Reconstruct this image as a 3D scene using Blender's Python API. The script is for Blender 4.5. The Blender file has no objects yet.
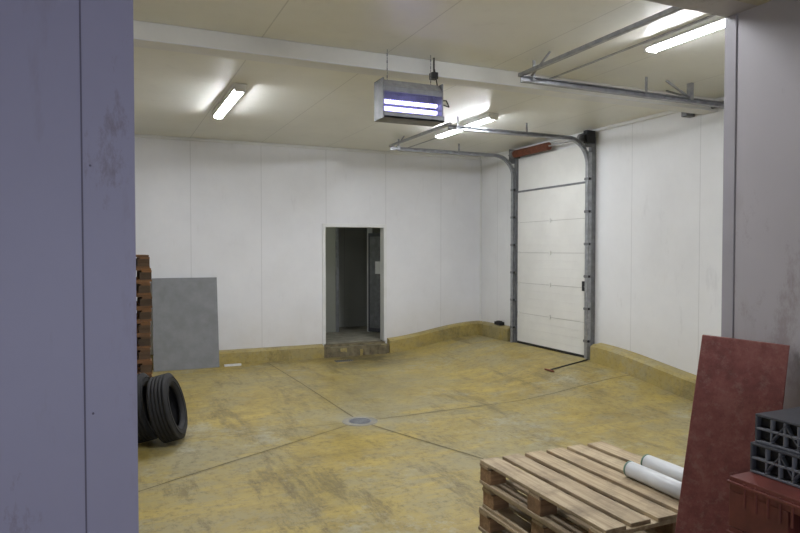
import bpy, bmesh, math, random
from mathutils import Vector, Matrix
random.seed(4)
S = bpy.context.scene
S.view_settings.view_transform = 'Standard'
S.view_settings.look = 'None'

# ------------------------------------------------------------ materials
def lin(c):
    return tuple(((v/255)/12.92 if v/255 <= .04045 else ((v/255+.055)/1.055)**2.4) for v in c)+(1,)

class NT:
    def __init__(s, name):
        s.m = bpy.data.materials.new(name); s.m.use_nodes = True
        s.t = s.m.node_tree; s.b = s.t.nodes['Principled BSDF']
    def n(s, typ, **kw):
        nd = s.t.nodes.new(typ)
        for k, v in kw.items(): setattr(nd, k, v)
        return nd
    def l(s, a, b): s.t.links.new(a, b)
    def coord(s, scale=(1, 1, 1)):
        tc = s.n('ShaderNodeTexCoord'); mp = s.n('ShaderNodeMapping')
        mp.inputs['Scale'].default_value = scale
        s.l(tc.outputs['Object'], mp.inputs['Vector']); return mp.outputs['Vector']
    def noise(s, scale, detail=4, rough=.6, vec=None, vs=(1, 1, 1)):
        nz = s.n('ShaderNodeTexNoise'); nz.inputs['Scale'].default_value = scale
        nz.inputs['Detail'].default_value = detail; nz.inputs['Roughness'].default_value = rough
        s.l(vec if vec else s.coord(vs), nz.inputs['Vector']); return nz.outputs['Fac']
    def ramp(s, fac, stops):
        r = s.n('ShaderNodeValToRGB'); e = r.color_ramp.elements
        while len(e) < len(stops): e.new(.5)
        for i, (p, c) in enumerate(stops):
            e[i].position = p; e[i].color = c if len(c) == 4 else tuple(c)+(1,)
        s.l(fac, r.inputs['Fac']); return r.outputs['Color']
    def mix(s, fac, a, b, mode='MIX'):
        m = s.n('ShaderNodeMix', data_type='RGBA', blend_type=mode)
        for sock, v in ((m.inputs[0], fac), (m.inputs[6], a), (m.inputs[7], b)):
            if hasattr(v, 'is_linked'): s.l(v, sock)
            else: sock.default_value = v
        return m.outputs[2]
    def math(s, op, a, b=0.):
        m = s.n('ShaderNodeMath', operation=op)
        for i, v in enumerate((a, b)):
            if hasattr(v, 'is_linked'): s.l(v, m.inputs[i])
            else: m.inputs[i].default_value = v
        return m.outputs[0]
    def bump(s, h, strength=.3, dist=.01):
        b = s.n('ShaderNodeBump'); b.inputs['Strength'].default_value = strength
        b.inputs['Distance'].default_value = dist
        s.l(h, b.inputs['Height']); s.l(b.outputs['Normal'], s.b.inputs['Normal'])
    def col(s, c):
        if hasattr(c, 'is_linked'): s.l(c, s.b.inputs['Base Color'])
        else: s.b.inputs['Base Color'].default_value = c
    def set(s, rough=.5, metal=0., spec=.5):
        s.b.inputs['Roughness'].default_value = rough
        s.b.inputs['Metallic'].default_value = metal
        s.b.inputs['Specular IOR Level'].default_value = spec

def simple(name, rgb, rough=.5, metal=0., var=.15, scale=6, spec=.5, bump=0):
    t = NT(name); c = lin(rgb)
    d = tuple(v*(1-var) for v in c[:3])+(1,)
    f = t.noise(scale, 5)
    t.col(t.ramp(f, [(.35, d), (.65, c)])); t.set(rough, metal, spec)
    if bump: t.bump(f, bump, .005)
    return t.m

def panel_mat(name, rgb, axis, step=1.15, rough=.4, dirt=.15, seam=.6, off=0., dirtcol=(120, 110, 95), low=True, scuff=0):
    """white sandwich panel with joint lines every step metres along axis"""
    t = NT(name); c = lin(rgb)
    f = t.noise(.9, 6, .65); g = t.noise(5, 6, .7, vs=(1, 1, .25))
    base = t.ramp(f, [(.3, tuple(v*.9 for v in c[:3])), (.7, c)])
    dm = t.ramp(g, [(.58, (0, 0, 0)), (.75, (dirt,)*3)])
    base = t.mix(dm, base, lin(dirtcol))
    if scuff:
        sc = t.noise(2.2, 9, .78, vs=(1.3, 1, .5))
        base = t.mix(t.ramp(sc, [(.575, (0, 0, 0)), (.65, (scuff,)*3)]), base, lin((105, 85, 72)))
    sp = t.n('ShaderNodeSeparateXYZ'); tc = t.n('ShaderNodeTexCoord')
    t.l(tc.outputs['Object'], sp.inputs[0])
    if axis is not None:
        q = t.math('ADD', sp.outputs[axis], 100+off)
        q = t.math('DIVIDE', q, step); q = t.math('FRACT', q)
        q = t.math('LESS_THAN', q, .011/step)
        q = t.math('MULTIPLY', q, seam)
        base = t.mix(q, base, tuple(v*.45 for v in c[:3])+(1,))
    if low:   # grime low on the panel
        z = t.math('MULTIPLY', t.math('SUBTRACT', .75, sp.outputs[2]), t.noise(3, 6, .7))
        z = t.math('MULTIPLY', z, .4); zz = t.n('ShaderNodeClamp'); t.l(z, zz.inputs[0])
        base = t.mix(zz.outputs[0], base, lin((170, 150, 105)))
    t.col(base); t.set(rough); t.bump(t.noise(1.3, 3), .08, .02)
    return t.m

M = {}
M['wall_b'] = panel_mat('white_panel_back', (228, 229, 232), 0, dirt=.12, seam=.34)
M['wall_r'] = panel_mat('white_panel_right', (229, 230, 231), 1, dirt=.22, seam=.34, dirtcol=(150, 150, 150))
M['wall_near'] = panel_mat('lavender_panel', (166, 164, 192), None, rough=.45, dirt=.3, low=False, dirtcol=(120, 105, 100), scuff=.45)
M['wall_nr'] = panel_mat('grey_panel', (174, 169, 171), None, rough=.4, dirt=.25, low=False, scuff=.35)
M['ceil'] = panel_mat('ceiling_panel', (230, 230, 221), 0, dirt=.1, rough=.36, seam=.45, low=False)
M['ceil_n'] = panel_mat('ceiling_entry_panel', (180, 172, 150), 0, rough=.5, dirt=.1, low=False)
M['beam'] = simple('beam_paint', (226, 226, 220), .4, 0, .08, 2)
M['trim'] = simple('white_trim', (222, 223, 222), .4, 0, .08, 3)
M['jointdark'] = simple('panel_joint', (112, 108, 130), .6)
M['edge'] = simple('corner_protection', (160, 156, 160), .4, 0, .1, 4)
M['inner'] = panel_mat('inner_room_panel', (150, 152, 143), 0, dirt=.2, low=False)
M['galv'] = simple('galvanised_steel', (168, 170, 173), .42, .45, .3, 14)
M['galvd'] = simple('dull_steel', (132, 134, 137), .5, .35, .3, 10)
M['black'] = simple('black_plastic', (22, 22, 24), .5, 0, .3, 8)
M['orange'] = simple('rusty_spring', (128, 74, 52), .6, .1, .4, 18)
M['doorp'] = simple('door_panel_white', (224, 224, 219), .42, 0, .08, 2)
M['doorseam'] = simple('door_seam', (170, 168, 162), .6)
M['concrete'] = simple('raw_concrete', (128, 118, 92), .85, 0, .5, 9, bump=.5)
M['innerfloor'] = simple('inner_floor', (150, 146, 132), .7, 0, .4, 5)
M['board_grey'] = simple('grey_board_face', (132, 134, 137), .6, 0, .2, 5, bump=.1)
M['rubber'] = simple('tyre_rubber', (32, 32, 34), .75, 0, .4, 12)
M['redplast'] = simple('red_brown_plastic', (118, 60, 52), .5, 0, .4, 8)
M['greyplast'] = simple('dark_grey_plastic', (74, 76, 82), .45, 0, .3, 9)
M['greyplast_l'] = simple('light_grey_plastic_rib', (116, 118, 124), .45, 0, .2, 9)
M['tubew'] = simple('white_roll', (206, 208, 208), .35, 0, .05, 4)
M['tubering'] = simple('roll_rim', (95, 125, 110), .5)
M['tubehole'] = simple('roll_core', (190, 195, 190), .6)
M['housing'] = simple('lamp_housing', (225, 225, 220), .4, 0, .05)

def red_board():
    t = NT('red_board'); f = t.noise(5, 10, .82); g = t.noise(28, 6, .75)
    a = t.ramp(f, [(.38, lin((102, 54, 50))), (.5, lin((124, 68, 62))), (.62, lin((138, 86, 77)))])
    d = t.ramp(g, [(.52, (0, 0, 0)), (.66, (.5, .5, .5))])
    sc = t.noise(7, 8, .8, vs=(.4, 3, 1.2))
    a = t.mix(t.ramp(sc, [(.56, (0, 0, 0)), (.66, (.4, .4, .4))]), a, lin((84, 46, 42)))
    t.col(t.mix(d, a, lin((146, 112, 100)))); t.set(.65); t.bump(g, .2, .004); return t.m
M['redboard'] = red_board()

def wood(name, a, b, c, along, dirt=.5):
    t = NT(name)
    sc = [22, 22, 22]; sc[along] = 1.3
    gr = t.noise(1.6, 6, .65, vs=tuple(sc))
    geo = t.n('ShaderNodeNewGeometry')
    isl = t.ramp(geo.outputs['Random Per Island'], [(0, lin(a)), (.5, lin(b)), (1, lin(c))])
    dk = t.ramp(gr, [(.32, (.55, .5, .45)), (.62, (1, 1, 1))])
    base = t.mix(1., isl, dk, 'MULTIPLY')
    st = t.ramp(t.noise(5, 5, .7), [(.48, (0, 0, 0)), (.7, (dirt,)*3)])
    base = t.mix(st, base, lin((95, 82, 66)))
    t.col(base); t.set(.75); t.bump(gr, .3, .004); return t.m
M['wood'] = wood('pallet_wood', (174, 154, 122), (190, 173, 142), (154, 136, 110), 1, .6)
M['woodb'] = wood('pallet_block', (136, 106, 76), (156, 124, 90), (106, 82, 60), 0)
M['wood_o'] = wood('old_pallet_wood', (168, 122, 78), (144, 104, 68), (116, 88, 62), 0, .4)
M['wood_d'] = wood('old_pallet_blocks', (92, 74, 56), (108, 86, 64), (74, 62, 50), 0)

FZ0 = -.22
def floor_mat(name, cols, dirt=1.):
    t = NT(name)
    big = t.noise(.45, 9, .72); med = t.noise(1.7, 10, .8); fine = t.noise(16, 8, .8)
    stre = t.noise(1.0, 10, .8, vs=(.5, 1.9, 1)); str2 = t.noise(1.3, 10, .82, vs=(2.1, .45, 1))
    base = t.ramp(big, [(.4, lin(cols[0])), (.5, lin(cols[1])), (.58, lin(cols[2]))])
    base = t.mix(t.ramp(med, [(.47, (0, 0, 0)), (.56, (.7*dirt,)*3)]), base, lin((152, 144, 112)))
    base = t.mix(t.ramp(stre, [(.50, (0, 0, 0)), (.60, (.8*dirt,)*3)]), base, lin((176, 154, 78)))
    base = t.mix(t.ramp(str2, [(.53, (0, 0, 0)), (.62, (.75*dirt,)*3)]), base, lin((112, 100, 62)))
    base = t.mix(t.ramp(t.noise(.8, 11, .84), [(.54, (0, 0, 0)), (.61, (.65*dirt,)*3)]), base, lin((164, 160, 138)))
    base = t.mix(t.ramp(fine, [(.5, (0, 0, 0)), (.62, (.5*dirt,)*3)]), base, lin((90, 79, 48)))
    if dirt >= 1:   # trodden dirt in front of the doorway and around the drain
        tc = t.n('ShaderNodeTexCoord')
        for cx, cy, rad, st, c in ((4.0, 10.5, 1.1, 1.1, (74, 66, 46)), (2.54, 6.75, .6, .7, (150, 147, 128)), (3.2, 8.3, 1.6, .6, (118, 108, 76))):
            vm = t.n('ShaderNodeVectorMath', operation='DISTANCE'); t.l(tc.outputs['Object'], vm.inputs[0]); vm.inputs[1].default_value = (cx, cy, FZ0)
            q = t.math('SUBTRACT', 1., t.math('DIVIDE', vm.outputs['Value'], rad))
            q = t.math('MULTIPLY', q, t.math('MULTIPLY', t.math('SUBTRACT', med, .3), 4*st)); cl = t.n('ShaderNodeClamp'); t.l(q, cl.inputs[0]); cl.inputs[2].default_value = .8
            base = t.mix(cl.outputs[0], base, lin(c))
    t.col(base)
    r = t.n('ShaderNodeMapRange'); t.l(med, r.inputs[0])
    r.inputs[1].default_value = .35; r.inputs[2].default_value = .65
    r.inputs[3].default_value = .36; r.inputs[4].default_value = .7
    t.l(r.outputs[0], t.b.inputs['Roughness'])
    t.bump(fine, .15, .004); return t.m
M['floor'] = floor_mat('worn_yellow_floor', [(146, 127, 64), (162, 144, 80), (150, 139, 98)])
M['curb'] = floor_mat('yellow_curb', [(160, 143, 84), (166, 150, 92), (138, 128, 88)], .7)
M['joint'] = simple('floor_joint', (100, 88, 56), .8)

def emis(name, rgb, st):
    t = NT(name); t.col(lin(rgb)); t.b.inputs['Emission Color'].default_value = lin(rgb)
    t.b.inputs['Emission Strength'].default_value = st; return t.m
M['tube'] = emis('fluorescent_diffuser', (245, 248, 255), 125)
M['inner_fill'] = emis('inner_fill_glow', (235, 240, 225), 17)  # glow for the added fill light in the inner room
M['uv'] = emis('uv_tube', (178, 172, 255), 5)

# ------------------------------------------------------------ mesh builder
class B:
    def __init__(s): s.bm = bmesh.new(); s.mats = []
    def mi(s, k):
        if k not in s.mats: s.mats.append(k)
        return s.mats.index(k)
    def poly(s, pts, k, smooth=False):
        f = s.bm.faces.new([s.bm.verts.new(p) for p in pts]); f.material_index = s.mi(k); f.smooth = smooth; return f
    def box(s, x0, x1, y0, y1, z0, z1, k, M4=None):
        vs = [Vector((x, y, z)) for x in (x0, x1) for y in (y0, y1) for z in (z0, z1)]
        if M4: vs = [M4 @ v for v in vs]
        v = [s.bm.verts.new(p) for p in vs]; m = s.mi(k)
        for q in ((0, 1, 3, 2), (4, 6, 7, 5), (0, 4, 5, 1), (2, 3, 7, 6), (0, 2, 6, 4), (1, 5, 7, 3)):
            f = s.bm.faces.new([v[i] for i in q]); f.material_index = m
    def hexa(s, c8, k):
        """c8: bottom 4 ccw, top 4 ccw"""
        v = [s.bm.verts.new(p) for p in c8]; m = s.mi(k)
        for q in ((3, 2, 1, 0), (4, 5, 6, 7), (0, 1, 5, 4), (1, 2, 6, 5), (2, 3, 7, 6), (3, 0, 4, 7)):
            f = s.bm.faces.new([v[i] for i in q]); f.material_index = m
    def cyl(s, p, q, r, k, n=12, r2=None, caps=True):
        p = Vector(p); q = Vector(q); r2 = r if r2 is None else r2
        d = (q-p).normalized(); a = d.orthogonal().normalized(); b = d.cross(a); m = s.mi(k)
        A = [s.bm.verts.new(p+(a*math.cos(t)+b*math.sin(t))*r) for t in [2*math.pi*i/n for i in range(n)]]
        C = [s.bm.verts.new(q+(a*math.cos(t)+b*math.sin(t))*r2) for t in [2*math.pi*i/n for i in range(n)]]
        for i in range(n):
            f = s.bm.faces.new((A[i], A[(i+1) % n], C[(i+1) % n], C[i])); f.material_index = m; f.smooth = True
        if caps:
            f = s.bm.faces.new(A[::-1]); f.material_index = m
            f = s.bm.faces.new(C); f.material_index = m
    def path(s, pts, r, k, n=8):
        for a, b in zip(pts[:-1], pts[1:]): s.cyl(a, b, r, k, n)
    def lathe(s, prof, k, Mx, n=48):
        """prof: (radius, along) closed loop, axis local Z"""
        m = s.mi(k); rings = []
        for i in range(n):
            t = 2*math.pi*i/n
            rings.append([s.bm.verts.new(Mx @ Vector((r*math.cos(t), r*math.sin(t), z))) for r, z in prof])
        L = len(prof)
        for i in range(n):
            A, C = rings[i], rings[(i+1) % n]
            for j in range(L):
                f = s.bm.faces.new((A[j], C[j], C[(j+1) % L], A[(j+1) % L])); f.material_index = m; f.smooth = True
    def obj(s, name, parent=None, bevel=0., loc=None):
        bmesh.ops.recalc_face_normals(s.bm, faces=s.bm.faces[:])
        me = bpy.data.meshes.new(name); s.bm.to_mesh(me); s.bm.free()
        for k in s.mats: me.materials.append(M[k])
        o = bpy.data.objects.new(name, me); S.collection.objects.link(o)
        if parent: o.parent = parent
        if loc: o.location = loc
        if bevel:
            md = o.modifiers.new('bevel', 'BEVEL'); md.width = bevel; md.segments = 2; md.limit_method = 'ANGLE'
        return o
def empty(name, loc=(0, 0, 0)):
    e = bpy.data.objects.new(name, None); S.collection.objects.link(e); e.location = loc; return e

# ------------------------------------------------------------ room dimensions
XL, XR, YB, H = -2.6, 6.7, 11.0, 3.5
YF0, YF1, ZO = 1.87, 2.02, 2.70     # opening wall (near face, far face), opening height
XO0, XO1 = .063, 2.48
YN = -3.5
FZ = -.22
def ss(t): t = max(0, min(1, t)); return t*t*(3-2*t)
def fz(x, y):
    r = .24*ss((x-4.5)/2.1)*ss((y-5.0)/2.6)
    d = math.hypot(x-2.54, y-6.75)
    return FZ+r-.025*ss(1-d/2.5)

# floor
b = B(); nx, ny = 60, 90
x0, x1, y0, y1 = XL-.1, XR+.1, YN-.3, YB+.1
g = [[b.bm.verts.new((x0+(x1-x0)*i/nx, y0+(y1-y0)*j/ny, fz(x0+(x1-x0)*i/nx, y0+(y1-y0)*j/ny))) for j in range(ny+1)] for i in range(nx+1)]
b.mi('floor')
for i in range(nx):
    for j in range(ny):
        f = b.bm.faces.new((g[i][j], g[i+1][j], g[i+1][j+1], g[i][j+1])); f.smooth = True
def strip(p, q, w=.006):
    p = Vector(p+(0,)); q = Vector(q+(0,)); n = (q-p).normalized(); s_ = Vector((-n.y, n.x, 0))*w
    N = 40
    for i in range(N):
        a = p.lerp(q, i/N); c = p.lerp(q, (i+1)/N)
        b.poly([(v.x, v.y, fz(v.x, v.y)+.004) for v in (a-s_, c-s_, c+s_, a+s_)], 'joint')
D = (2.54, 6.75)
strip(D, (2.4, 10.78)); strip(D, (6.5, 6.75)); strip(D, (3.7, 3.0)); strip(D, (-2.5, 3.9), .005); strip(D, (-2.5, 6.75), .003)
b.obj('floor')

# ceiling
b = B(); b.box(XL-.1, XR+.1, YF0, YB+.1, H, H+.1, 'ceil'); b.obj('ceiling')
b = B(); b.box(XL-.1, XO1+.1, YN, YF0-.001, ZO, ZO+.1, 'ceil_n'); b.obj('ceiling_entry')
# beam
b = B(); b.box(XL, XR, 5.56, 5.75, H-.15, H, 'beam'); b.box(XL, XR, 5.55, 5.76, H-.155, H-.14, 'trim'); b.obj('ceiling_beam', bevel=.01)

# back wall with doorway
DX0, DX1, DZ = 3.46, 4.64, 2.12
b = B()
b.box(XL-.1, DX0, YB, YB+.15, -.4, H, 'wall_b'); b.box(DX1, XR+.15, YB, YB+.15, -.4, H, 'wall_b')
b.box(DX0, DX1, YB, YB+.15, DZ, H, 'wall_b'); b.box(DX0, DX1, YB, YB+.15, -.4, -.02, 'concrete')
b.obj('wall_back')
b = B()  # door frame trim
for xa, xb in ((DX0-.03, DX0+.03), (DX1-.03, DX1+.03)): b.box(xa, xb, YB-.015, YB+.165, 0, DZ+.03, 'trim')
b.box(DX0+.03, DX1-.03, YB-.015, YB+.165, DZ-.03, DZ+.03, 'trim'); b.obj('trim_1', bevel=.004)
# right wall
b = B(); b.box(XR, XR+.15, YF1-.1, YB+.1, -.4, H, 'wall_r'); b.obj('wall_right')
b = B(); b.box(XL-.15, XL, YN, YB+.1, -.4, H, 'wall_b'); b.obj('wall_left')
# front wall around the opening
b = B()
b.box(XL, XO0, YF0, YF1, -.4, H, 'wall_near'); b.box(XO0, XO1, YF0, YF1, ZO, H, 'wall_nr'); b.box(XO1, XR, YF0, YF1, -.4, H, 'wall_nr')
b.box(-.0665, -.0625, YF0-.002, YF0, -.22, ZO, 'jointdark')
for zz in (.6, 1.25, 1.9, 2.4): b.cyl((-.045, YF0-.003, zz), (-.045, YF0, zz), .003, 'jointdark', 8)
b.obj('wall_front')
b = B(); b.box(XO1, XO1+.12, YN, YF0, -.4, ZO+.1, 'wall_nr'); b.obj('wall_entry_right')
b = B(); b.box(XO1-.006, XO1, YF1-.055, YF1+.004, -.2, ZO, 'edge'); b.obj('trim_2', bevel=.003)
b = B()
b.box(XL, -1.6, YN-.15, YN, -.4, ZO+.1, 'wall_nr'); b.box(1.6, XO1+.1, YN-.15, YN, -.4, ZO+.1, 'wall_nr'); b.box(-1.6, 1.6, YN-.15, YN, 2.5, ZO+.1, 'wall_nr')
b.obj('wall_rear')  # unseen rear wall; its opening is added to let light onto the near wall
# cove trims under ceiling
b = B(); b.box(XL, XR, YB-.035, YB, H-.05, H, 'trim'); b.obj('trim_3', bevel=.01)
b = B(); b.box(XR-.035, XR, YF1, YB-.035, H-.05, H, 'trim'); b.obj('trim_4', bevel=.01)
b = B(); b.box(XR-.03, XR, YB-.03, YB, .2, H-.05, 'trim'); b.obj('trim_5', bevel=.008)

# curbs
def curb(name, pts, nrm, h=.24, w=.13, k='curb'):
    """pts along wall; nrm points into the room"""
    b = B(); n = Vector(nrm); N = 40; P = []
    for i in range(N+1):
        p = Vector(pts[0]).lerp(Vector(pts[1]), i/N)
        q0 = p; q1 = p+n*w; q2 = p+n*(w*.7)
        z = fz(q1.x, q1.y); zt = z+h
        P.append([(q1.x, q1.y, z-.05), (q1.x, q1.y, zt-.03), (q2.x, q2.y, zt), (q0.x, q0.y, zt+.01), (q0.x, q0.y, z-.05)])
    for a, c in zip(P[:-1], P[1:]):
        for j in range(4): b.poly([a[j], c[j], c[j+1], a[j+1]], k)
    b.poly(P[0], k); b.poly(P[-1], k)
    bmesh.ops.remove_doubles(b.bm, verts=b.bm.verts[:], dist=.0005)
    return b.obj(name)
curb('baseboard_back', [(XL, YB, 0), (DX0-.04, YB, 0)], (0, -1, 0), .22)
curb('baseboard_back_2', [(DX1+.04, YB, 0), (XR, YB, 0)], (0, -1, 0), .25)
curb('baseboard_right', [(XR, YB-.13, 0), (XR, 9.86, 0)], (-1, 0, 0), .25)
curb('baseboard_right_2', [(XR, 7.56, 0), (XR, 5.40, 0)], (-1, 0, 0), .26, .2)
curb('baseboard_right_3', [(XR, 2.9, 0), (XR, YF1, 0)], (-1, 0, 0), .26, .2)
# rough concrete step (broken kerb in front of the doorway)
b = B()
b.box(DX0-.04, DX1+.03, YB-.13, YB-.001, -.3, -.05, 'concrete')
for i in range(22):
    x = random.uniform(DX0-.03, DX1-.1); w = random.uniform(.04, .13); b.box(x, x+w, YB-.14-random.random()*.02, YB-.06, -.3, random.uniform(-.15, -.03), random.choice(('concrete', 'curb', 'concrete')))
b.obj('kerb_step', bevel=.012)

# inner room behind the doorway
b = B(); b.box(2.3, 6.2, YB+.15, 13.4, -.1, 0, 'innerfloor'); b.obj('floor_inner')
b = B(); b.box(2.3, 6.2, YB+.15, 13.4, 2.6, 2.7, 'inner'); b.obj('ceiling_inner')
b = B()
b.box(2.3, 2.4, YB+.15, 13.4, 0, 2.6, 'inner'); b.box(6.1, 6.2, YB+.15, 13.4, 0, 2.6, 'inner'); b.box(2.4, 6.1, 13.3, 13.4, 0, 2.6, 'inner')
b.box(2.4, 4.22, 12.55, 12.65, 0, 2.6, 'inner'); b.box(4.2, 4.26, 12.53, 12.67, 0, 2.6, 'galvd')
b.box(4.82, 4.9, 12.28, 12.38, 0, 2.6, 'trim'); b.box(4.9, 6.1, 12.3, 12.4, 0, 2.6, 'inner')
b.obj('wall_inner')
e = empty('door_3', (0, 0, 0))
b = B(); Mx = Matrix.Translation((4.83, 12.27, 0)) @ Matrix.Rotation(math.radians(-62), 4, 'Z')
b.box(0, .85, -.04, 0, .02, 2.02, 'greyplast', Mx); b.box(.05, .80, -.05, -.04, .1, 1.95, 'galvd', Mx)
b.obj('leaf', e, .004)
b = B(); b.box(.72, .76, -.1, -.05, .95, 1.1, 'trim', Mx); b.box(.62, .76, -.115, -.095, 1.04, 1.06, 'galv', Mx); b.box(.2, .4, -.056, -.051, 1.2, 1.45, 'trim', Mx); b.obj('handle', e)
e = empty('added_inner_fill', (3.4, 11.9, 2.6))  # added fill light, brightens the inner room behind the doorway
b = B(); b.box(-.3, .3, -.08, .08, -.03, 0, 'housing'); b.obj('housing', e, .004)
b = B(); b.box(-.28, .28, -.06, .06, -.08, -.03, 'inner_fill'); b.obj('diffuser', e, .01)

# ------------------------------------------------------------ sectional dock doors
def track_pts(y, z, R=.38, x=XR-.12, xe=4.2):
    zt = z
    P = [(x, y, fz(XR-.1, y)+.01), (x, y, zt-R)]
    for i in range(1, 9):
        a = math.pi/2*i/8; P.append((x-R+R*math.cos(a), y, zt-R+R*math.sin(a)))
    P.append((xe, y, zt)); return P
def cprofile(b, P, k, w=.028, t=.006):
    """rolled channel following a path in an XZ plane"""
    for (ax, ay, az), (bx, by, bz) in zip(P[:-1], P[1:]):
        d = Vector((bx-ax, 0, bz-az)).normalized(); n = Vector((d.z, 0, -d.x))
        for (n0, n1, u0, u1) in ((-w, -w+t, -w, w), (w-t, w, -w, w), (-w, w, w-t, w)):
            c = []
            for pt in ((ax, ay, az), (bx, by, bz)):
                p = Vector(pt)
                c.append([p+n*n0+Vector((0, u0, 0)), p+n*n1+Vector((0, u0, 0)), p+n*n1+Vector((0, u1, 0)), p+n*n0+Vector((0, u1, 0))])
            b.hexa(c[0]+c[1], k)
def dock_door(name, ya, yb, xe, ztr, spring=True, R=.38):
    e = empty(name); zb = max(fz(XR-.1, ya), fz(XR-.1, yb))+.01
    zt = 2.70; n = 5; hh = (zt-zb)/n; xf = XR-.06
    b = B()
    for i in range(n):
        z0 = zb+i*hh; b.box(xf, XR-.005, ya+.05, yb-.05, z0+.003, z0+hh-.003, 'doorp')
        for j in range(1, 4): b.box(xf-.003, xf, ya+.07, yb-.07, z0+hh*j/4-.005, z0+hh*j/4+.005, 'doorp')
        for yy in (ya+.1, (ya+yb)/2, yb-.1):
            if i: b.box(xf-.012, xf, yy-.02, yy+.02, z0-.035, z0+.035, 'doorp')
    b.box(xf+.012, XR-.004, ya+.05, yb-.05, zb-.02, zt, 'doorseam'); b.box(xf-.004, XR-.006, ya+.05, yb-.05, zb-.03, zb+.03, 'black')
    b.obj('panels', e, .003)
    b = B(); b.box(xf-.01, XR-.004, ya+.05, yb-.05, zt, zt+.03, 'galvd'); b.box(xf+.01, XR-.004, ya+.05, yb-.05, zt+.03, 3.3, 'doorp'); b.obj('top_panel', e, .003)
    b = B()
    for y, s in ((ya, -1), (yb, 1)):
        b.box(XR-.08, XR-.002, y-.035, y+.035, zb-.03, H-.12, 'galvd')
        b.box(XR-.15, XR-.08, y+s*.03, y+s*.038, zb-.03, H-.35, 'galv')
        z = zb+.25
        while z < 3.0:
            b.box(XR-.155, XR-.06, y-.04, y+.04, z, z+.04, 'galvd'); b.cyl((XR-.13, y-.055, z+.02), (XR-.13, y+.055, z+.02), .018, 'black', 10); z += .49
        b.box(XR-.2, XR-.01, y+s*.01, y+s*.03, H-.28, H-.03, 'galvd')
    b.obj('frame', e)
    b = B()
    for y in (ya, yb):
        cprofile(b, track_pts(y, ztr, R=R, xe=xe), 'galv')
        for x in (xe+.12, (xe+XR)/2): b.box(x, x+.03, y-.003, y+.003, ztr, H, 'galv')
    b.box(xe-.02, xe+.02, ya-.04, yb+.04, ztr+.028, ztr+.06, 'galv'); b.box(xe+.3, xe+.33, ya-.04, yb+.04, ztr+.028, ztr+.034, 'galv')
    b.cyl((xe+.1, yb, ztr+.03), (xe+.1, yb-.3, H), .012, 'galv', 6)
    b.obj('tracks', e)
    b = B(); xs, zs = XR-.17, H-.13
    b.cyl((xs, ya-.08, zs), (xs, yb+.08, zs), .014, 'galv', 10)
    for y in (ya+.08, yb-.08): b.cyl((xs, y-.04, zs), (xs, y+.04, zs), .07, 'galvd', 20)
    if spring:
        y = yb-.12
        while y > yb-1.05: b.cyl((xs, y, zs), (xs, y-.022, zs), .066, 'orange', 14); b.cyl((xs, y-.022, zs), (xs, y-.03, zs), .056, 'orange', 14); y -= .03
    b.box(xs-.06, xs+.1, ya-.1, ya-.02, zs-.1, zs+.09, 'black'); b.cyl((xs-.05, ya-.08, zs-.02), (xs-.05, ya+.03, zs-.02), .05, 'black', 16)
    b.obj('shaft_and_springs', e)
    b = B(); b.box(xf-.03, xf, ya+.09, ya+.16, 1.05, 1.2, 'black'); b.cyl((xf-.03, ya+.1, 1.12), (xf-.03, ya-.0, 1.12), .012, 'galvd'); b.obj('latch', e)
    b = B(); P = [(XR-.16, ya-.06, H-.3-.32*i) for i in range(9)]
    P = [(p[0]+.008*math.sin(i*2), p[1]+.01*math.sin(i), p[2]) for i, p in enumerate(P)]; b.path(P, .005, 'galvd', 6); b.obj('pull_chain', e)
    return e
dock_door('door_1', 7.73, 9.70, 4.2, 3.34)
e2 = dock_door('door_2', 3.05, 5.17, 3.6, 3.31, R=.26)
b = B()   # knee brace and conduit by the second door
b.box(5.78, 5.82, 5.14, 5.2, 3.31, H, 'galv'); b.cyl((5.45, 5.17, H-.01), (5.8, 5.17, 3.34), .014, 'galv', 8); b.cyl((5.8, 5.17, 3.34), (5.8, 5.5, H-.01), .012, 'galv', 8)
b.cyl((XR-.1, 5.25, H-.1), (XR-.1, 5.95, H-.1), .03, 'galvd', 12); b.box(XR-.14, XR, 5.9, 5.98, H-.15, H-.05, 'galvd')
b.obj('brace', e2)

# ------------------------------------------------------------ fluorescent fittings
def fluo(name, x, y, L=1.5):
    e = empty(name, (x, y, H))
    b = B(); b.box(-.075, .075, -L/2, L/2, -.045, 0, 'housing'); b.box(-.058, .058, -L/2-.01, -L/2+.03, -.088, -.01, 'housing'); b.box(-.058, .058, L/2-.03, L/2+.01, -.088, -.01, 'housing')
    b.box(-.062, -.056, -L/2, L/2, -.062, -.04, 'housing'); b.box(.056, .062, -L/2, L/2, -.062, -.04, 'housing'); b.obj('housing', e, .004)
    b = B(); pr = [(-.055, -.045), (-.054, -.068), (-.03, -.085), (.03, -.085), (.054, -.068), (.055, -.045)]
    for (a, c), (d, f) in zip(pr[:-1], pr[1:]): b.poly([(a, -L/2+.03, c), (d, -L/2+.03, f), (d, L/2-.03, f), (a, L/2-.03, c)], 'tube', True)
    b.poly([(a, -L/2+.03, c) for a, c in pr], 'tube'); b.poly([(a, L/2-.03, c) for a, c in pr], 'tube')
    b.obj('diffuser', e)
fluo('fluorescent_ceiling_light', 1.32, 8.0, 1.6)
fluo('fluorescent_ceiling_light', 4.67, 8.15, 1.6)
fluo('fluorescent_ceiling_light', 4.35, 3.5, 1.65)
fluo('fluorescent_ceiling_light', 1.32, 3.3)

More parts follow.
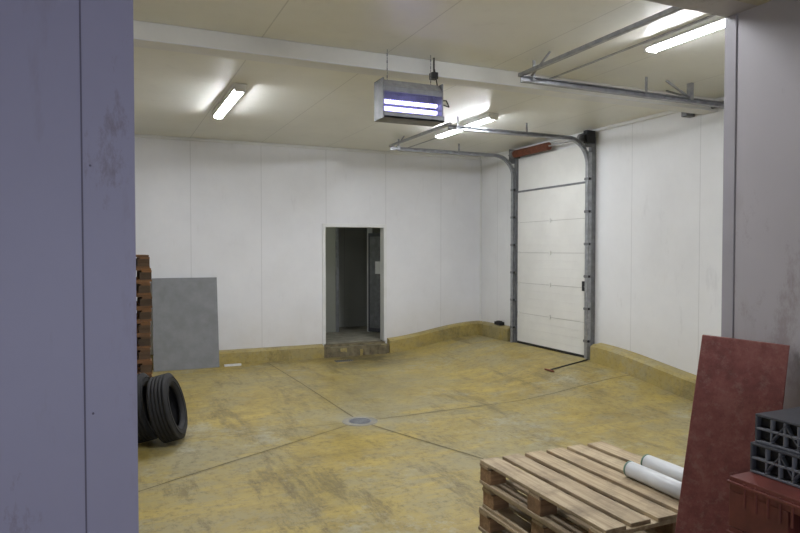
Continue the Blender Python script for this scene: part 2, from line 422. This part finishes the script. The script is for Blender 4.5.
# ------------------------------------------------------------ insect killer lamp
ex, ey = 2.50, 5.36
e = empty('hanging_insect_killer_lamp', (ex, ey, 3.03)); w = .3
b = B()
b.box(-w, w, -.02, .1, .15, .17, 'galv')
b.hexa([(-w, -.09, .1), (w, -.09, .1), (w, -.03, .17), (-w, -.03, .17), (-w, -.09, .085), (w, -.09, .085), (w, -.03, .155), (-w, -.03, .155)][0:8], 'galv')
b.box(-w, w, .1, .11, -.17, .17, 'galvd')
for x in (-w, w-.012): b.box(x, x+.012, -.1, .11, -.17, .17, 'galvd')
b.box(-w, w, -.12, .11, -.185, -.165, 'galvd'); b.box(-w, w, -.12, -.108, -.185, -.13, 'galvd')
b.box(-w, w, -.095, -.085, .05, .1, 'galvd')
b.obj('housing', e, .003)
b = B()
for z in (-.085, -.02): b.cyl((-w+.03, -.02, z), (w-.03, -.02, z), .02, 'uv', 14)
b.obj('tubes', e)
b = B()
for i in range(25): x = -w+.02+i*(2*w-.04)/24; b.cyl((x, -.09, -.13), (x, -.09, .07), .0018, 'galvd', 5)
for z in (-.08, -.02, .03): b.cyl((-w, -.092, z), (w, -.092, z), .002, 'galvd', 5)
b.obj('grille', e)
b = B()
for x in (-w+.1, w-.06):
    for i in range(9):
        z = .17+i*.033; b.cyl((x, .04, z), (x, .04, z+.028), .005 if i % 2 else .003, 'galvd', 6)
b.path([(w+.01, .05, .1), (w+.06, .05, .02), (w+.14, .05, .0), (w+.11, .05, .06), (w+.04, .05, .05), (w+.03, .08, .2), (w+.02, .12, .36)], .006, 'black', 6)
b.box(w-.01, w+.05, .1, .17, .27, .33, 'black'); b.cyl((w+.02, .13, .3), (w+.02, .13, .47), .008, 'black')
b.obj('chains_and_cable', e)

# ------------------------------------------------------------ wooden pallets
def pallet(b, x0, y0, z0, W, L, Hh, k='wood', kb='woodb', nb=6, jit=.004, swap=False, gap=.045):
    """top boards along Y (or X if swap)"""
    def bx(xa, xb, ya, yb, za, zb, kk):
        j = random.uniform(-jit, jit)
        if swap: b.box(x0+ya, x0+yb, y0+xa+j, y0+xb+j, z0+za, z0+zb, kk)
        else: b.box(x0+xa+j, x0+xb+j, y0+ya, y0+yb, z0+za, z0+zb, kk)
    t = .021; bw = (W-(nb-1)*gap)/nb
    for i in range(nb):
        a = i*(bw+gap); o = random.uniform(0, .01); bx(a, a+bw, o, L-random.uniform(0, .01), Hh-t, Hh-.0005, k)
    for ya in (0, L/2-.05, L-.1): bx(0, W, ya, ya+.1, Hh-2*t, Hh-t, k)
    for xa in (0, W/2-.06, W-.12):
        for ya in (0, L/2-.06, L-.12): bx(xa+.003, xa+.117, ya, ya+.118, t, Hh-2*t, kb)
    for xa in (0, W/2-.05, W-.1): bx(xa, xa+.1, 0, L, .0005, t, k)
PX, PY, PW, PL, PH = 2.09, 2.32, .97, 1.12, .1485
for i in range(4):
    b = B(); dx = [.01, .0, .012, 0][i]; dy = [-.01, .01, -.015, 0][i]
    pallet(b, PX+dx, PY+dy, FZ+i*PH, PW-.005, PL, PH, nb=6, gap=.04); b.obj('wooden_pallet', bevel=.003)
b = B()
for i in range(13):
    pallet(b, -.80+random.uniform(-.015, .012), 7.39+random.uniform(-.01, .02), FZ+i*.142, .8, 1.2, .142, 'wood_o', 'wood_d', 5, swap=True)
b.obj('pallet_stack')

# rolls lying on the pallet
ztop = FZ+4*PH
def roll(x, ya, yb, dx=0.):
    b = B(); r = .045; z = ztop+r
    b.cyl((x, ya, z), (x+dx, yb, z), r, 'tubew', 28)
    b.cyl((x+dx, yb-.008, z), (x+dx, yb+.004, z), r+.001, 'tubering', 28); b.cyl((x, ya-.004, z), (x, ya+.008, z), r+.001, 'tubering', 28)
    b.cyl((x+dx, yb+.003, z), (x+dx, yb+.006, z), r*.75, 'tubehole', 24); b.cyl((x, ya-.006, z), (x, ya-.003, z), r*.75, 'tubehole', 24)
    b.obj('plastic_film_roll')
roll(2.71, 2.33, 2.82, .01); roll(2.90, 2.40, 2.87, .0)

# ------------------------------------------------------------ red board leaning on the entry wall
T1 = Vector((2.29, 1.965, 1.32)); T2 = Vector((2.452, 1.69, 1.30))
e_ = Vector((-.26, -.10, -.79)); k1 = (T1.z-FZ)/.79; k2 = (T2.z-FZ)/.79
B1 = T1+e_*k1; B2 = T2+e_*k2
n = (T2-T1).cross(B1-T1).normalized()
if n.x < 0: n = -n
n = n*.022; n.z = 0
b = B(); b.hexa([B1, B2, B2+n, B1+n, T1, T2, T2+n, T1+n], 'redboard'); b.obj('red_leaning_board', bevel=.003)

# ------------------------------------------------------------ plastic pallets at the right
def ppallet(b, x0, x1, y0, y1, z0, h, k, kl):
    b.box(x0, x1, y0, y1, z0+h*.72, z0+h-.001, k)
    b.box(x0-.006, x1, y0, y1+.006, z0+h*.84, z0+h*.9, kl)
    L = y1-y0; Wd = x1-x0
    for fy in (0, .39, .78):
        for fx in (0, .38, .76):
            b.box(x0+fx*Wd, x0+(fx+.24)*Wd, y0+fy*L, y0+(fy+.22)*L, z0+.02, z0+h*.72, k)
    for fx in (0, .38, .76): b.box(x0+fx*Wd, x0+(fx+.24)*Wd, y0, y1, z0+.001, z0+.022, k)
    i = 0; y = y0+.02
    while y < y1-.02: b.box(x0-.004, x0, y, y+.008, z0+h*.45, z0+h-.01, kl); y += .04
b = B()
for i in range(7): ppallet(b, 1.845, 2.44, .55, 1.47, FZ+i*.166, .166, 'redplast', 'redplast')
b.obj('red_plastic_pallet_stack', bevel=.004)
zt = FZ+7*.166
def rbeam(b, x0, x1, y0, y1, z0, z1):
    """ribbed hollow extrusion, open cells on the side facing the aisle"""
    t = .008
    b.box(x0, x1, y0, y1, z0, z0+t, 'greyplast_l'); b.box(x0, x1, y0, y1, z1-t, z1, 'greyplast'); b.box(x0+.02, x1, y0+t, y1-t, z0+t, z1-t, 'black')
    b.box(x0, x1, y1-t, y1, z0+t, z1-t, 'greyplast'); b.box(x0, x1, y0, y0+t, z0+t, z1-t, 'greyplast')
    b.box(x0, x0+.02, y0, y1, (z0+z1)/2-.004, (z0+z1)/2+.004, 'greyplast_l')
    y = y1-.06; h = z1-z0-2*t; s = 1
    while y > y0+.03:
        b.box(x0, x0+.02, y, y+.006, z0+t, z1-t, 'greyplast_l')
        Mx = Matrix.Translation((x0+.01, y-.022, (z0+z1)/2)) @ Matrix.Rotation(s*math.radians(38), 4, 'X'); b.box(-.01, .01, -.003, .003, -h*.55, h*.55, 'greyplast', Mx); s = -s; y -= .045
b = B(); rbeam(b, 1.935, 2.42, .6, 1.465, zt+.001, zt+.10); rbeam(b, 1.95, 2.42, .6, 1.46, zt+.101, zt+.195)
b.obj('grey_plastic_pallet', bevel=.002)

# ------------------------------------------------------------ grey board leaning on the back wall
b = B(); t = .02
b.hexa([(.60, YB-.30, FZ), (1.60, YB-.30, FZ), (1.60, YB-.28, FZ), (.60, YB-.28, FZ), (.60, YB-.07, 1.23), (1.60, YB-.07, 1.23), (1.60, YB-.05, 1.23), (.60, YB-.05, 1.23)], 'board_grey')
b.obj('grey_leaning_panel', bevel=.004)

# ------------------------------------------------------------ tyres
def tyre(x, y, az, lean, R=.33, w=.2):
    prof = []
    hw = w/2
    pts = [(R*.60, -hw*.55), (R*.64, -hw*.8), (R*.78, -hw*1.0), (R*.90, -hw*.95), (R*.965, -hw*.82)]
    tread = []
    for i in range(5):
        a = -hw*.8+i*hw*.34; tread += [(R, a), (R, a+hw*.22), (R*.975, a+hw*.24), (R*.975, a+hw*.32)]
    tread = tread[:-2]
    prof = pts+tread+[(R*.965, hw*.82), (R*.90, hw*.95), (R*.78, hw*1.0), (R*.64, hw*.8), (R*.60, hw*.55), (R*.66, hw*.4), (R*.9, hw*.6), (R*.93, 0), (R*.9, -hw*.6), (R*.66, -hw*.4)]
    a = Vector((math.cos(az)*math.cos(lean), math.sin(az)*math.cos(lean), math.sin(lean)))
    q = a.to_track_quat('Z', 'Y').to_matrix().to_4x4()
    zc = FZ+R*math.cos(lean)+hw*abs(math.sin(lean))+.004
    b = B(); Mx = Matrix.Translation((x, y, zc)) @ q
    b.lathe(prof, 'rubber', Mx, 64)
    for rr in (.72, .84):   # sidewall rings
        for s in (-1, 1): b.lathe([(R*rr, s*hw*(.93 if rr < .8 else .97)), (R*rr+.006, s*(hw*(.93 if rr < .8 else .97)+.006)), (R*rr+.012, s*hw*(.93 if rr < .8 else .97))], 'rubber', Mx, 64)
    return b.obj('car_tyre')
tyre(.50, 6.70, math.radians(-18), math.radians(14))
tyre(.27, 6.80, math.radians(-18), math.radians(14))

# ------------------------------------------------------------ small things
b = B(); z = fz(*D)
b.cyl((D[0], D[1], z-.01), (D[0], D[1], z+.008), .13, 'galvd', 32)
for i in range(-3, 4):
    w = math.sqrt(.115**2-(i*.033)**2); b.box(D[0]-w, D[0]+w, D[1]+i*.033-.008, D[1]+i*.033+.008, z+.008, z+.013, 'galv')
b.cyl((D[0], D[1], z-.01), (D[0], D[1], z+.005), .2, 'innerfloor', 32); b.obj('floor_drain')
b = B(); z = fz(3.6, 10.4)
b.box(3.48, 3.78, 10.36, 10.5, z, z+.008, 'galvd')
for i in range(8): b.box(3.49+i*.037, 3.502+i*.037, 10.37, 10.49, z+.008, z+.012, 'black')
b.obj('floor_grate')
b = B(); b.cyl((5.75, 7.55, fz(5.75, 7.55)+.02), (6.5, 7.62, fz(6.5, 7.62)+.02), .010, 'black'); b.cyl((5.75, 7.45, fz(5.75, 7.45)+.018), (5.75, 7.65, fz(5.75, 7.65)+.018), .013, 'orange'); b.obj('floor_squeegee')
zc = fz(6.6, 10.3)+.26
b = B(); b.box(6.58, 6.68, 10.12, 10.32, zc, zc+.06, 'black'); b.box(6.6, 6.66, 10.16, 10.28, zc+.06, zc+.075, 'black'); b.obj('rodent_bait_box', bevel=.006)
b = B(); b.box(1.68, 1.95, 10.70, 10.76, FZ+.0, FZ+.03, 'trim'); b.obj('wood_offcut', bevel=.003)

# ------------------------------------------------------------ light & world
w = bpy.data.worlds.new('World'); S.world = w; w.use_nodes = True
w.node_tree.nodes['Background'].inputs[0].default_value = (.55, .65, 1, 1); w.node_tree.nodes['Background'].inputs[1].default_value = .5
a = bpy.data.lights.new('added_entry_fill', 'AREA'); a.shape = 'RECTANGLE'; a.size = 3.0; a.size_y = 2.5; a.energy = 60; a.color = (.83, .88, 1)  # added fill light behind the camera, brightens the near left wall
o = bpy.data.objects.new('added_entry_fill', a); S.collection.objects.link(o); o.location = (0, YN-.1, 1.15); o.rotation_euler = (math.radians(90), 0, 0)

cam = bpy.data.cameras.new('camera'); co = bpy.data.objects.new('camera', cam); S.collection.objects.link(co)
cam.sensor_width = 36; cam.lens = 36*645/800; cam.clip_start = .05
co.location = (0, 0, 1.68); co.rotation_euler = (math.radians(90-1.466), 0, math.radians(-24.2))
S.camera = co
